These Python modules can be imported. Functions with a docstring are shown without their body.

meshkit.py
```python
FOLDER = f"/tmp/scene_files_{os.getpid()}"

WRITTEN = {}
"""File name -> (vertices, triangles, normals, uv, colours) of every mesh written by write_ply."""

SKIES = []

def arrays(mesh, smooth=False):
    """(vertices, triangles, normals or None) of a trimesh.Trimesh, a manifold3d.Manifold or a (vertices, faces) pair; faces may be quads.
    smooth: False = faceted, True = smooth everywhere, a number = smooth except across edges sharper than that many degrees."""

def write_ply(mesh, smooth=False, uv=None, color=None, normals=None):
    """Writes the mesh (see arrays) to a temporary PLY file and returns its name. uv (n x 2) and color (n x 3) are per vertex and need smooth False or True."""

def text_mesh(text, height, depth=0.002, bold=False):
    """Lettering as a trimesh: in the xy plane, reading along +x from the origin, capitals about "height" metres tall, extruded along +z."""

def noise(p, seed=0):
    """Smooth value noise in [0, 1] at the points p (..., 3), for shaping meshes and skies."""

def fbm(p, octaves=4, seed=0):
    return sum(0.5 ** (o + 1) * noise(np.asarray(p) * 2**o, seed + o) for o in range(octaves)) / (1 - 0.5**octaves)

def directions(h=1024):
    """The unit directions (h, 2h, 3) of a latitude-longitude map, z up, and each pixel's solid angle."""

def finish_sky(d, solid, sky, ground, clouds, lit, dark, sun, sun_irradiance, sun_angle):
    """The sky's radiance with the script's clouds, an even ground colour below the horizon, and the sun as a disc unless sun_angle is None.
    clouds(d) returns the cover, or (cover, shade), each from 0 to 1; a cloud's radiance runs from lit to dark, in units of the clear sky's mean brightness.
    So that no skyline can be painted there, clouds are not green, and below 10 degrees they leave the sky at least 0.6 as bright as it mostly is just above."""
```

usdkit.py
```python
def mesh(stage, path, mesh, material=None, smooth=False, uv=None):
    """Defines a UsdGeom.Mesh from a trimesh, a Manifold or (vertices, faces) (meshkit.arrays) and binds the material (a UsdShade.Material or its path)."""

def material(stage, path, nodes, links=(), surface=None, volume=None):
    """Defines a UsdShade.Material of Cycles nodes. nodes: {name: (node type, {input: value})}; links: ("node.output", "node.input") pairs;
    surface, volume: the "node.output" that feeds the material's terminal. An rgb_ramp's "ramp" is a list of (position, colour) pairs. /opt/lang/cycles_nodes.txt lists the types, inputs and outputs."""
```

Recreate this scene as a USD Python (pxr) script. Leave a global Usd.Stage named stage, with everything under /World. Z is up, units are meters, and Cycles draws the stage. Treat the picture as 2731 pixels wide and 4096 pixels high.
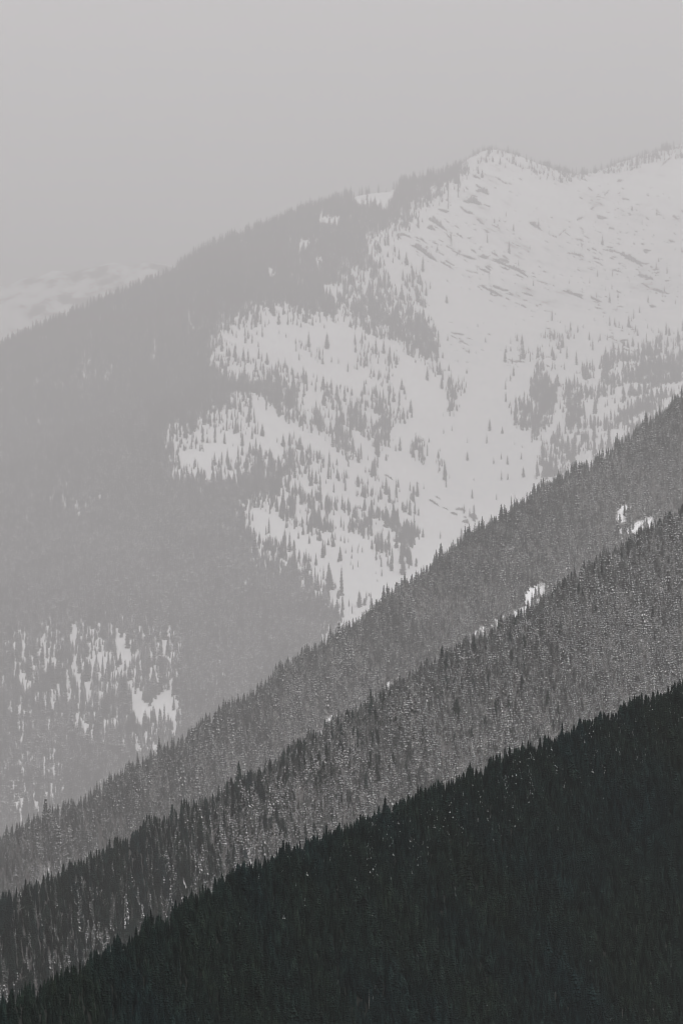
import math
import numpy as np
import trimesh
import usdkit
import meshkit
import shapely
from scipy.interpolate import RBFInterpolator, RegularGridInterpolator, PchipInterpolator
from pxr import Usd, UsdGeom, UsdLux, UsdShade, Gf, Sdf, Vt

stage = Usd.Stage.CreateInMemory()
UsdGeom.SetStageUpAxis(stage, UsdGeom.Tokens.z)
UsdGeom.SetStageMetersPerUnit(stage, 1.0)
UsdGeom.Xform.Define(stage, '/World')
UsdGeom.Scope.Define(stage, '/World/Looks')

# ------------------------------------------------------------------ camera, sky, light, exposure
PITCH = math.radians(6.0)
TV = math.tan(math.radians(9.0))             # half the vertical angle of view
TH = TV * 2731 / 4096
cam = UsdGeom.Camera.Define(stage, '/World/camera')
cam.CreateHorizontalApertureAttr(24.0)
cam.CreateVerticalApertureAttr(24.0 * 4096 / 2731)
cam.CreateFocalLengthAttr(12.0 / TH)
cam.CreateClippingRangeAttr(Gf.Vec2f(1.0, 100000.0))
cam.CreateFStopAttr(1.8)
cam.CreateFocusDistanceAttr(200.0)
cam.AddRotateXOp().Set(90 + math.degrees(PITCH))
cam.CreateExposureAttr(1.60)

SUN_EL, SUN_AZ = math.radians(48), math.radians(168)     # veiled sun, high behind the camera to the right
sun = UsdLux.DistantLight.Define(stage, '/World/sun_light')
sun.CreateIntensityAttr(0.40)
sun.CreateAngleAttr(24.0)
sun.CreateNormalizeAttr(True)
sun.CreateColorAttr(Gf.Vec3f(1.0, 0.985, 0.97))
sun.AddRotateZOp().Set(-math.degrees(SUN_AZ))
sun.AddRotateXOp().Set(-(90 - math.degrees(SUN_EL)))

CLOUD = 5.4
sky = UsdLux.DomeLight.Define(stage, '/World/sky')
sky.GetPrim().SetCustomDataByKey('kind', 'structure')
sky.GetPrim().SetCustomDataByKey('label', 'even grey overcast sky of falling snow above the mountain')
sky_mat = usdkit.material(stage, '/World/Looks/sky', {
    'sky': ('sky_texture', {'sky_type': 'single_scattering', 'sun_disc': False, 'sun_elevation': SUN_EL, 'sun_rotation': SUN_AZ}),
    'tc': ('texture_coordinate', {}),
    'n': ('noise_texture', {'scale': 2.5, 'detail': 4.0, 'roughness': 0.5}),
    'r': ('rgb_ramp', {'ramp': [(0.3, (CLOUD * 0.965, CLOUD * 0.955, CLOUD * 0.96)), (0.7, (CLOUD * 1.02, CLOUD * 1.01, CLOUD * 1.015))]}),
    'm': ('mix', {'mix_type': 'mix', 'fac': 0.97}),
    'xyz': ('separate_xyz', {}),
    'low': ('map_range', {'range_type': 'smoothstep', 'from_min': 0.0, 'from_max': 0.30, 'to_min': 1.08, 'to_max': 0.82, 'clamp': True}),
    'sc': ('vector_math', {'math_type': 'scale'}),
    'b': ('background_shader', {'strength': 0.1}),
}, [('tc.generated', 'n.vector'), ('n.fac', 'r.fac'), ('sky.color', 'm.color1'), ('r.color', 'sc.vector1'), ('tc.generated', 'xyz.vector'), ('xyz.z', 'low.value'), ('low.result', 'sc.scale'), ('sc.vector', 'm.color2'), ('m.color', 'b.color')], surface='b.background')
UsdShade.MaterialBindingAPI.Apply(sky.GetPrim()).Bind(sky_mat)

SIGMA = 2.7e-4        # haze: share of light scattered per metre
GROUND_Z = -60.0

# ------------------------------------------------------------------ small helpers
def tag(p, label=None, cat=None, group=None, kind=None):
    p = p.GetPrim() if hasattr(p, 'GetPrim') else p
    for k, v in (('label', label), ('category', cat), ('group', group), ('kind', kind)):
        if v:
            p.SetCustomDataByKey(k, v)
    return p

_used = {}
def numbered(name):
    k = _used.get(name, 0)
    _used[name] = k + 1
    return name if k == 0 else '%s_%03d' % (name, k)

def ray(px, py):
    """Direction of the photograph's point (px, py), on its 1568 x 2352 reduction, per metre of depth along y."""
    u = (np.asarray(px, float) - 784) / 784 * TH
    v = (1176 - np.asarray(py, float)) / 1176 * TV
    dy = math.cos(PITCH) - v * math.sin(PITCH)
    dz = math.sin(PITCH) + v * math.cos(PITCH)
    return u / dy, dz / dy

def at(px, py, Y):
    a, b = ray(px, py)
    return np.stack([a * Y, np.broadcast_to(Y, np.shape(a)) * 1.0, b * Y], -1)

def project(p):
    """Where a point of the place falls in the photograph; used to check what the design shows."""
    x, y, z = p[..., 0], p[..., 1], p[..., 2]
    f = y * math.cos(PITCH) + z * math.sin(PITCH)
    up = -y * math.sin(PITCH) + z * math.cos(PITCH)
    return 784 + x / f / TH * 784, 1176 - up / f / TV * 1176

def fbm2(x, y, scale, octaves=4, seed=0):
    p = np.stack([np.asarray(x) / scale, np.asarray(y) / scale, np.full(np.shape(x), 0.37)], -1)
    return meshkit.fbm(p, octaves, seed) - 0.5

def grid_mesh(xs, ys, Z):
    nx, ny = len(xs), len(ys)
    X, Yg = np.meshgrid(xs, ys)
    v = np.stack([X, Yg, Z], -1).reshape(-1, 3)
    i = (np.arange(ny - 1)[:, None] * nx + np.arange(nx - 1)[None, :]).ravel()
    return v, np.stack([i, i + 1, i + nx + 1, i + nx], 1)

def inside(poly, x, y):
    return shapely.contains_xy(shapely.Polygon(poly), x, y)

# ------------------------------------------------------------------ materials
def snow_ground(name, rock_lo, rock_hi, scale, rock=(0.16, 0.155, 0.15), stretch=(1, 1, 1), rot=0.0):
    """Snow with bare ground showing through where a noise and the steepness allow."""
    return usdkit.material(stage, '/World/Looks/' + name, {
        'g': ('geometry', {}),
        'map': ('mapping', {'scale': stretch, 'rotation': (0, rot, 0)}),
        'n': ('noise_texture', {'scale': scale, 'detail': 6.0, 'roughness': 0.62}),
        'n2': ('noise_texture', {'scale': scale * 0.13, 'detail': 3.0}),
        'mul': ('math', {'math_type': 'multiply'}),
        'r': ('rgb_ramp', {'ramp': [(rock_lo, (0, 0, 0)), (rock_hi, (1, 1, 1))]}),
        'tone': ('rgb_ramp', {'ramp': [(0.3, (0.80, 0.80, 0.815)), (0.7, (0.88, 0.88, 0.885))]}),
        'mix': ('mix', {'mix_type': 'mix', 'color2': rock}),
        'p': ('principled_bsdf', {'roughness': 0.85, 'specular_ior_level': 0.2}),
    }, [('g.position', 'map.vector'), ('map.vector', 'n.vector'), ('g.position', 'n2.vector'), ('n.fac', 'mul.value1'), ('n2.fac', 'mul.value2'),
        ('mul.value', 'r.fac'), ('n2.fac', 'tone.fac'), ('tone.color', 'mix.color1'), ('r.color', 'mix.fac'), ('mix.color', 'p.base_color')], surface='p.BSDF')

def plain(name, c1, c2, scale, rough=0.85, random=0.0):
    return usdkit.material(stage, '/World/Looks/' + name, {
        'g': ('geometry', {}),
        'o': ('object_info', {}),
        'n': ('noise_texture', {'scale': scale, 'detail': 4.0, 'roughness': 0.6}),
        'r': ('rgb_ramp', {'ramp': [(0.3, c1), (0.7, c2)]}),
        'b': ('math', {'math_type': 'multiply_add', 'value2': random, 'value3': 1 - random / 2}),
        'm': ('vector_math', {'math_type': 'scale'}),
        'p': ('principled_bsdf', {'roughness': rough, 'specular_ior_level': 0.15}),
    }, [('g.position', 'n.vector'), ('n.fac', 'r.fac'), ('o.random', 'b.value1'), ('b.value', 'm.scale'), ('r.color', 'm.vector1'), ('m.vector', 'p.base_color')], surface='p.BSDF')

M_mountain = usdkit.material(stage, '/World/Looks/mountain_snow', {
    'g': ('geometry', {}),
    'rot': ('mapping', {'rotation': (0, -0.46, 0)}),
    'str': ('mapping', {'scale': (0.32, 0.35, 1.5)}),
    'n': ('noise_texture', {'scale': 0.060, 'detail': 6.0, 'roughness': 0.66}),
    'n2': ('noise_texture', {'scale': 0.0042, 'detail': 3.0}),
    'xyz': ('separate_xyz', {}),
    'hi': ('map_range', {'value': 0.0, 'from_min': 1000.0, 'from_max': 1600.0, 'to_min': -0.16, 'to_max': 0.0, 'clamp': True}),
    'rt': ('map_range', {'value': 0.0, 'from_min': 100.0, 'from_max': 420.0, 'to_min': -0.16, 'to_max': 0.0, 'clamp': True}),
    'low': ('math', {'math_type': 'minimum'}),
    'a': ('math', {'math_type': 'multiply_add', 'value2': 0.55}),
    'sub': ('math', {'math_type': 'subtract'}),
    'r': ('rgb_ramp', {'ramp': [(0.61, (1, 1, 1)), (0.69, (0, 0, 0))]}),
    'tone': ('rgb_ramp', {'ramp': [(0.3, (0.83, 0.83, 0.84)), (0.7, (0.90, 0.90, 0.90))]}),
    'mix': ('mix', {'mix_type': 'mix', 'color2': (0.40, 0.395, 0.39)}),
    'p': ('principled_bsdf', {'roughness': 0.85, 'specular_ior_level': 0.2}),
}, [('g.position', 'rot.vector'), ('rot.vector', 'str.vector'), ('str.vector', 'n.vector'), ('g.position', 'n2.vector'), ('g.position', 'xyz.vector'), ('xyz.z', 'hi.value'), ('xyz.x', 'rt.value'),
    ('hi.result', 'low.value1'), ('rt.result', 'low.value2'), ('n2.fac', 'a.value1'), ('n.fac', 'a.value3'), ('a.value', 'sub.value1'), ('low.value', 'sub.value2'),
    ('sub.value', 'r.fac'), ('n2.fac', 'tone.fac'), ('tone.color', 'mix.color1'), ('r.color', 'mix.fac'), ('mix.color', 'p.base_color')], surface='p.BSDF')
M_far = snow_ground('far_snow', 0.25, 0.33, 0.012)
M_slope = usdkit.material(stage, '/World/Looks/slope_ground', {
    'g': ('geometry', {}),
    'c': ('attribute', {'attribute': 'snow_cover'}),
    'n': ('noise_texture', {'scale': 0.9, 'detail': 5.0, 'roughness': 0.65}),
    'add': ('math', {'math_type': 'add'}),
    'r': ('rgb_ramp', {'ramp': [(0.62, (0.075, 0.072, 0.07)), (0.80, (0.80, 0.80, 0.81))]}),
    'p': ('principled_bsdf', {'roughness': 0.85, 'specular_ior_level': 0.2}),
}, [('g.position', 'n.vector'), ('n.fac', 'add.value1'), ('c.fac', 'add.value2'), ('add.value', 'r.fac'), ('r.color', 'p.base_color')], surface='p.BSDF')
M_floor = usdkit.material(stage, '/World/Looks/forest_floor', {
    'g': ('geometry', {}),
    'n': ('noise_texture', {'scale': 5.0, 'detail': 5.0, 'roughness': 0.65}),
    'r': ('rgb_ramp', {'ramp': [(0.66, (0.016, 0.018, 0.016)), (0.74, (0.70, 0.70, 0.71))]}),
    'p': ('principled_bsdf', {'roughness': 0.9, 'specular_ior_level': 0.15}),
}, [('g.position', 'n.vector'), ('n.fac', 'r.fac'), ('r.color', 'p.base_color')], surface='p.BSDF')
M_valley = snow_ground('valley_snow', 0.4, 0.5, 0.02)
M_needle_dark = usdkit.material(stage, '/World/Looks/needles_dark', {
    'g': ('geometry', {}),
    'o': ('object_info', {}),
    'n': ('noise_texture', {'scale': 1.6, 'detail': 4.0, 'roughness': 0.7}),
    'n2': ('noise_texture', {'scale': 0.12, 'detail': 2.0}),
    'r': ('rgb_ramp', {'ramp': [(0.30, (0.0018, 0.0048, 0.0052)), (0.52, (0.0065, 0.0135, 0.0125)), (0.72, (0.019, 0.0295, 0.0235))]}),
    'r2': ('rgb_ramp', {'ramp': [(0.35, (0.75, 0.95, 1.10)), (0.65, (1.15, 1.08, 0.92))]}),
    't': ('mix', {'mix_type': 'multiply', 'fac': 1.0}),
    'b': ('math', {'math_type': 'multiply_add', 'value2': 0.9, 'value3': 0.5}),
    'm': ('vector_math', {'math_type': 'scale'}),
    'p': ('principled_bsdf', {'roughness': 0.85, 'specular_ior_level': 0.15}),
}, [('g.position', 'n.vector'), ('g.position', 'n2.vector'), ('n.fac', 'r.fac'), ('n2.fac', 'r2.fac'), ('r.color', 't.color1'), ('r2.color', 't.color2'), ('o.random', 'b.value1'), ('b.value', 'm.scale'), ('t.color', 'm.vector1'), ('m.vector', 'p.base_color')], surface='p.BSDF')
M_needle = plain('needles_frosted', (0.040, 0.044, 0.043), (0.085, 0.089, 0.086), 0.05, random=0.7)
M_needle_far = plain('needles_far', (0.030, 0.034, 0.034), (0.050, 0.054, 0.054), 0.02, random=0.5)
M_bark = plain('bark', (0.06, 0.052, 0.045), (0.11, 0.10, 0.09), 2.0)
M_pale = plain('pale_bark', (0.24, 0.235, 0.225), (0.42, 0.41, 0.40), 1.0, random=0.3)
M_rime = plain('rime_twigs', (0.30, 0.295, 0.29), (0.50, 0.495, 0.49), 0.5, random=0.6)
M_snow = plain('branch_snow', (0.68, 0.68, 0.69), (0.82, 0.82, 0.83), 0.5, random=0.15)
M_rock = plain('rock', (0.09, 0.088, 0.086), (0.24, 0.236, 0.232), 0.12)

# ------------------------------------------------------------------ the hillsides
HILLS = {}
class Ridge:
    """A spur whose crest runs across the view; the face drops towards the valley in front, the back behind."""
    def __init__(self, crest, Y0, lean, slope, tree, rough, bulge, seed):
        c = np.array(crest, float)
        self.Y0, self.lean = Y0, lean
        Y = Y0 * (1 + lean * (c[:, 0] - 784) / 784)
        p = at(c[:, 0], c[:, 1], Y)
        p[:, 2] -= tree * 0.62
        o = np.argsort(p[:, 0])
        p = p[o]
        # the crest goes on beyond the frame, falling on the left, rising and levelling off on the right
        w = p[-1, 0] - p[0, 0]
        gl = (p[2, 2] - p[0, 2]) / (p[2, 0] - p[0, 0])
        gr = (p[-1, 2] - p[-3, 2]) / (p[-1, 0] - p[-3, 0])
        gy = (p[-1, 1] - p[0, 1]) / w
        L = [[p[0, 0] - w * k, p[0, 1] - gy * w * k, p[0, 2] - gl * w * k] for k in (0.9, 0.5, 0.2)]
        R = [[p[-1, 0] + w * k, p[-1, 1] + gy * w * k, p[-1, 2] + gr * w * q] for k, q in ((0.2, 0.19), (0.5, 0.42), (1.0, 0.62))]
        p = np.array(L + p.tolist() + R)
        self.cy, self.cz = PchipInterpolator(p[:, 0], p[:, 1]), PchipInterpolator(p[:, 0], p[:, 2])
        self.x0, self.x1, self.slope, self.rough, self.bulge, self.seed, self.w = p[0, 0], p[-1, 0], slope, rough, bulge, seed, w
    def t(self, x, y):
        return self.cy(x) - y
    def z(self, x, y):
        t = self.t(x, y)
        r = self.w * 0.012
        d = np.sqrt(t * t + r * r) - r
        z = self.cz(x) - np.where(t > 0, self.slope, 0.45) * d
        fade = np.clip(np.abs(t) / (self.w * 0.08), 0, 1)
        return z + fade * self.bulge * fbm2(x, y, self.w * 0.22, 3, self.seed) + self.rough * fbm2(x, y, self.w * 0.03, 3, self.seed + 7) * (0.25 + 0.75 * fade)
    def build(self, name, mat, label, gaps=None, strength=0.42, nx=640, ny=220, ztarget=GROUND_Z - 8):
        xs = np.linspace(self.x0, self.x1, nx)
        tmax = (self.cz(xs).max() - ztarget) / self.slope + self.w * 0.05
        tb = (self.cz(xs).max() - ztarget) / 0.45 + self.w * 0.05
        ts = np.concatenate([np.linspace(-tb, -tb * 0.12, 16)[:-1], np.linspace(-tb * 0.12, tmax, ny)])[::-1]
        X = np.broadcast_to(xs, (len(ts), nx))
        Y = self.cy(X) - ts[:, None]
        v = np.stack([X, Y, self.z(X, Y)], -1).reshape(-1, 3)
        i = (np.arange(len(ts) - 1)[:, None] * nx + np.arange(nx - 1)[None, :]).ravel()
        f = np.stack([i, i + 1, i + nx + 1, i + nx], 1)
        m = usdkit.mesh(stage, '/World/' + numbered(name), (v, f), mat, smooth=True)
        if gaps:
            px, py = project(v)
            cov = np.zeros(len(v), np.float32)
            for q in gaps:
                d = shapely.distance(shapely.Polygon(q), shapely.points(px, py))
                cov = np.maximum(cov, np.where(v[:, 1] > self.Y0 * 0.3, np.clip(strength - d / 30, 0, strength), 0))
            UsdGeom.PrimvarsAPI(m).CreatePrimvar('snow_cover', Sdf.ValueTypeNames.FloatArray, 'vertex').Set(Vt.FloatArray.FromNumpy(cov.astype(np.float32)))
        return tag(m, label, None, None, 'structure')

A_CREST = [(0, 2290), (50, 2265), (100, 2246), (175, 2222), (280, 2165), (325, 2128), (370, 2105), (440, 2066), (490, 2040), (540, 2018), (600, 1983), (650, 1962), (690, 1945), (750, 1925), (800, 1905),
           (860, 1882), (905, 1862), (960, 1835), (1020, 1815), (1080, 1786), (1130, 1762), (1170, 1745), (1220, 1726), (1280, 1708), (1340, 1680), (1400, 1655), (1450, 1632), (1500, 1612), (1540, 1592), (1568, 1572)]
B_CREST = [(0, 2060), (50, 2040), (100, 2014), (150, 1998), (190, 1983), (250, 1950), (320, 1902), (370, 1880), (420, 1862), (480, 1838), (550, 1800), (620, 1760), (700, 1698), (760, 1668), (784, 1655), (869, 1602), (929, 1560),
           (980, 1538), (1029, 1512), (1064, 1482), (1104, 1470), (1159, 1440), (1205, 1420), (1245, 1395), (1290, 1350), (1330, 1326), (1390, 1288), (1440, 1262), (1500, 1225), (1568, 1182)]
C_CREST = [(0, 1915), (50, 1890), (100, 1868), (150, 1850), (200, 1820), (250, 1790), (300, 1765), (350, 1738), (400, 1706), (450, 1668), (500, 1642), (550, 1610), (600, 1578), (640, 1540), (700, 1497), (760, 1470), (800, 1440),
           (850, 1410), (900, 1362), (950, 1330), (1000, 1292), (1050, 1250), (1100, 1215), (1150, 1190), (1200, 1147), (1250, 1118), (1300, 1090), (1350, 1066), (1400, 1036), (1450, 1002), (1500, 975), (1568, 918)]
hA, hB, hC, hD = 0.92, 3.7, 7.4, 26.0        # usual tree heights on each slope
RA = Ridge(A_CREST, 155, 0.35, 0.62, hA, 0.4, 1.6, 11)
RB = Ridge(B_CREST, 620, 0.34, 0.62, hB, 1.3, 5.5, 21)
RC = Ridge(C_CREST, 1500, 0.28, 0.62, hC, 2.6, 16.0, 31)
GAPS_B = [[(255, 2100), (290, 2090), (300, 2160), (262, 2150)], [(430, 2000), (455, 1990), (450, 2060), (425, 2070)], [(555, 1955), (580, 1955), (575, 1990), (560, 1990)]]
GAPS_C = [[(1060, 1480), (1120, 1440), (1200, 1400), (1215, 1350), (1255, 1345), (1250, 1395), (1165, 1440), (1070, 1482)],
          [(1410, 1255), (1425, 1160), (1445, 1165), (1440, 1215), (1510, 1185), (1495, 1225)], [(885, 1600), (885, 1570), (905, 1575), (900, 1600)],
          [(735, 1690), (760, 1650), (780, 1655), (770, 1668)], [(90, 2005), (130, 1990), (150, 1975), (140, 2000)]]
RA.build('hillside', M_floor, 'dark forest floor of the nearest hillside')
RB.build('hillside', M_slope, 'snowy forested hillside behind the nearest dark one', GAPS_B, 0.36)
RC.build('hillside', M_slope, 'snowy forested hillside in front of the white mountain', GAPS_C)

# the mountain: a surface through points of its skyline, ribs and gullies
D_POINTS = [  # px, py, depth
    (-250, 900, 7500), (0, 792, 7650), (260, 697, 7850), (500, 572, 8050), (640, 502, 8180), (800, 442, 8300), (1000, 402, 8450), (1120, 360, 8600), (1230, 394, 8800), (1400, 390, 8900), (1480, 366, 9000), (1568, 350, 9100), (1750, 330, 9200),
    (-250, 1450, 5900), (-250, 1950, 5100), (0, 1350, 6250), (300, 1200, 6450), (300, 1600, 5650), (0, 1910, 5150), (150, 1000, 7080), (450, 850, 7230),
    (880, 560, 7900), (620, 720, 7370), (560, 900, 6960), (640, 1130, 6400), (700, 1270, 6080), (790, 1440, 5700), (420, 1000, 6700), (600, 1300, 6050),
    (1000, 560, 8060), (950, 700, 7800), (1040, 950, 7200), (1100, 1100, 6850), (1050, 1240, 6400), (870, 1390, 5880), (760, 950, 7050), (850, 1150, 6550),
    (1200, 600, 8200), (1400, 600, 8400), (1400, 760, 7800), (1300, 850, 7480), (1500, 850, 7350), (1240, 950, 7120), (1250, 1100, 6750), (1400, 1030, 6750), (1568, 915, 7000), (1750, 900, 7000), (1568, 600, 8300),
]
dp = np.array(D_POINTS, float)
dp[:, 2] = 4450 + (dp[:, 2] - 5150) * 1.5
P = at(dp[:, 0], dp[:, 1], dp[:, 2])
SKYLINE = np.array([(-250, 908), (-120, 846), (0, 792), (100, 754), (200, 708), (260, 690), (330, 645), (400, 608), (450, 586), (500, 568), (560, 538), (600, 518), (640, 500), (700, 478), (760, 455), (800, 443), (860, 432), (910, 418), (960, 410), (1000, 398), (1050, 374), (1090, 358), (1140, 356),
                    (1180, 372), (1230, 394), (1300, 402), (1350, 398), (1400, 388), (1450, 376), (1500, 358), (1568, 348), (1660, 338), (1750, 330)], float)
sY = np.interp(SKYLINE[:, 0], dp[:13, 0], dp[:13, 2])
sk = at(SKYLINE[:, 0], SKYLINE[:, 1], sY)
sk[:, 2] -= np.where(SKYLINE[:, 0] < 1070, hD * 0.75, 0)
inner = P[13:]
foot = [np.array([x, y, GROUND_Z - 60]) for x in (-1400, -700, 0, 700, 1400) for y in (3900, 3300)]
sides = [np.array([-2100, 7600, 500.]), np.array([-2100, 4900, 40.]), np.array([2500, 7800, 1200.]), np.array([2500, 10200, 2200.]), np.array([2500, 5000, 420.]), np.array([-2100, 9500, 0.])]
cx, cy = np.arange(-2140, 2561, 60.0), np.arange(3340, 12421, 60.0)
CX, CY = np.meshgrid(cx, cy)
want = (sk[:, 2] + 24 * np.exp(-((SKYLINE[:, 0] - 1320) / 110) ** 2)) / sk[:, 1]
for step in range(4):                  # the crest is raised or lowered until the mountain's outline is the photograph's
    behind = [np.array([q[0], q[1] + d, q[2] - 0.55 * d]) for q in sk[::3] for d in (500, 1600)]
    allp = np.vstack([sk, inner, behind, foot, sides])
    rbf = RBFInterpolator(allp[:, :2] / 1000, allp[:, 2] / 1000, kernel='thin_plate_spline', smoothing=3e-5)
    coarse = RegularGridInterpolator((cy, cx), rbf(np.stack([CX.ravel(), CY.ravel()], 1) / 1000).reshape(CX.shape) * 1000, method='cubic')
    if step == 3:
        break
    Yk = np.arange(4000, 12300, 40.0)
    ang = sk[:, 0] / sk[:, 1]
    h = coarse((np.broadcast_to(Yk, (len(sk), len(Yk))), np.clip(ang[:, None] * Yk, cx[0], cx[-1])))
    sk[:, 2] += 0.9 * (want - (h / Yk).max(1)) * sk[:, 1]
xs, ys = np.arange(-2070, 2491, 9.0), np.arange(3410, 12301, 9.0)
XX, YY = np.meshgrid(xs, ys)
ZZ = coarse((YY, XX))
rugged = np.clip((ZZ - 1050) / 600, 0, 1) * np.clip((XX - 100) / 500, 0, 1)       # bare rocky ground high on the right
ZZ = ZZ + (14 + 26 * rugged) * fbm2(XX, YY, 260, 4, 3) + 10 * fbm2(XX, YY, 70, 3, 5) * (0.3 + 0.7 * rugged)
strata = (XX * 0.30 + ZZ * 1.0 + 110 * fbm2(XX, YY, 240, 4, 9)) / 62
ZZ = ZZ + rugged * 5 * (np.abs((strata % 1) - 0.5) * 2 - 0.5)                     # ledges that dip to the right
zD = RegularGridInterpolator((ys, xs), ZZ)
v, f = grid_mesh(xs, ys, ZZ)
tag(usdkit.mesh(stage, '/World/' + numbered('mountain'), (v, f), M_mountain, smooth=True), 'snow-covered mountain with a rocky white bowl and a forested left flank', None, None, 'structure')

def on_mountain(px, py):
    """The points of the mountain seen at these points of the photograph."""
    px, py = np.atleast_1d(np.asarray(px, float)), np.atleast_1d(np.asarray(py, float))
    a, b = ray(px, py)
    Yk = np.arange(3800, 12250, 6.0)
    X, Z = a[:, None] * Yk, b[:, None] * Yk
    h = zD((np.broadcast_to(Yk, X.shape), np.clip(X, xs[0], xs[-1])))
    k = np.argmax(h > Z, axis=1)
    Y = Yk[k]
    ok = (h > Z).any(1) & (k > 0)
    return np.stack([a * Y, Y, b * Y], 1)[ok]

# the farthest mountain, nearly lost in the falling snow on the left
E_SKY = [(-700, 900), (-300, 760), (-100, 700), (0, 662), (30, 655), (55, 640), (95, 636), (120, 620), (165, 622), (200, 611), (235, 603), (262, 597), (300, 606), (335, 598), (420, 612), (600, 680), (900, 800), (1300, 1000)]
e = np.array(E_SKY, float)
pe = at(e[:, 0], e[:, 1], 12300.0)
ez = PchipInterpolator(pe[:, 0], pe[:, 2])
exs, eys = np.arange(-3000, 1001, 30.0), np.arange(9600, 15601, 30.0)
EX, EY = np.meshgrid(exs, eys)
ED = np.abs(EY - 12300)
EZ = ez(np.clip(EX, pe[0, 0], pe[-1, 0])) - np.where(EY < 12300, 0.72, 0.5) * (np.sqrt(ED ** 2 + 60 ** 2) - 60) + np.clip(ED / 350, 0.22, 1) * 300 * fbm2(EX, EY, 900, 5, 41)
v, f = grid_mesh(exs, eys, np.maximum(EZ, GROUND_Z - 40))
tag(usdkit.mesh(stage, '/World/' + numbered('mountain'), (v, f), M_far, smooth=True), 'faint snowy mountain far behind the forested flank on the left', None, None, 'structure')

g = np.linspace(-20000, 20000, 41)
GX, GY = np.meshgrid(g, g + 12000)
v, f = grid_mesh(g, g + 12000, np.full(GX.shape, GROUND_Z))
tag(usdkit.mesh(stage, '/World/ground', (v, f), M_valley), 'snow-covered valley floor below the hillsides', None, None, 'structure')

# the air: falling snow and mist, one even volume round everything
hz = trimesh.creation.box(bounds=[[-19900, -7900, GROUND_Z - 1], [19900, 31900, 2520]])
tag(usdkit.mesh(stage, '/World/haze', hz, usdkit.material(stage, '/World/Looks/haze', {
    'v': ('principled_volume', {'color': (0.995, 0.972, 0.976), 'density': SIGMA, 'anisotropy': 0.0})}, [], volume='v.volume')),
    'pale grey air full of falling snow', 'haze', None, 'stuff')

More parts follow.
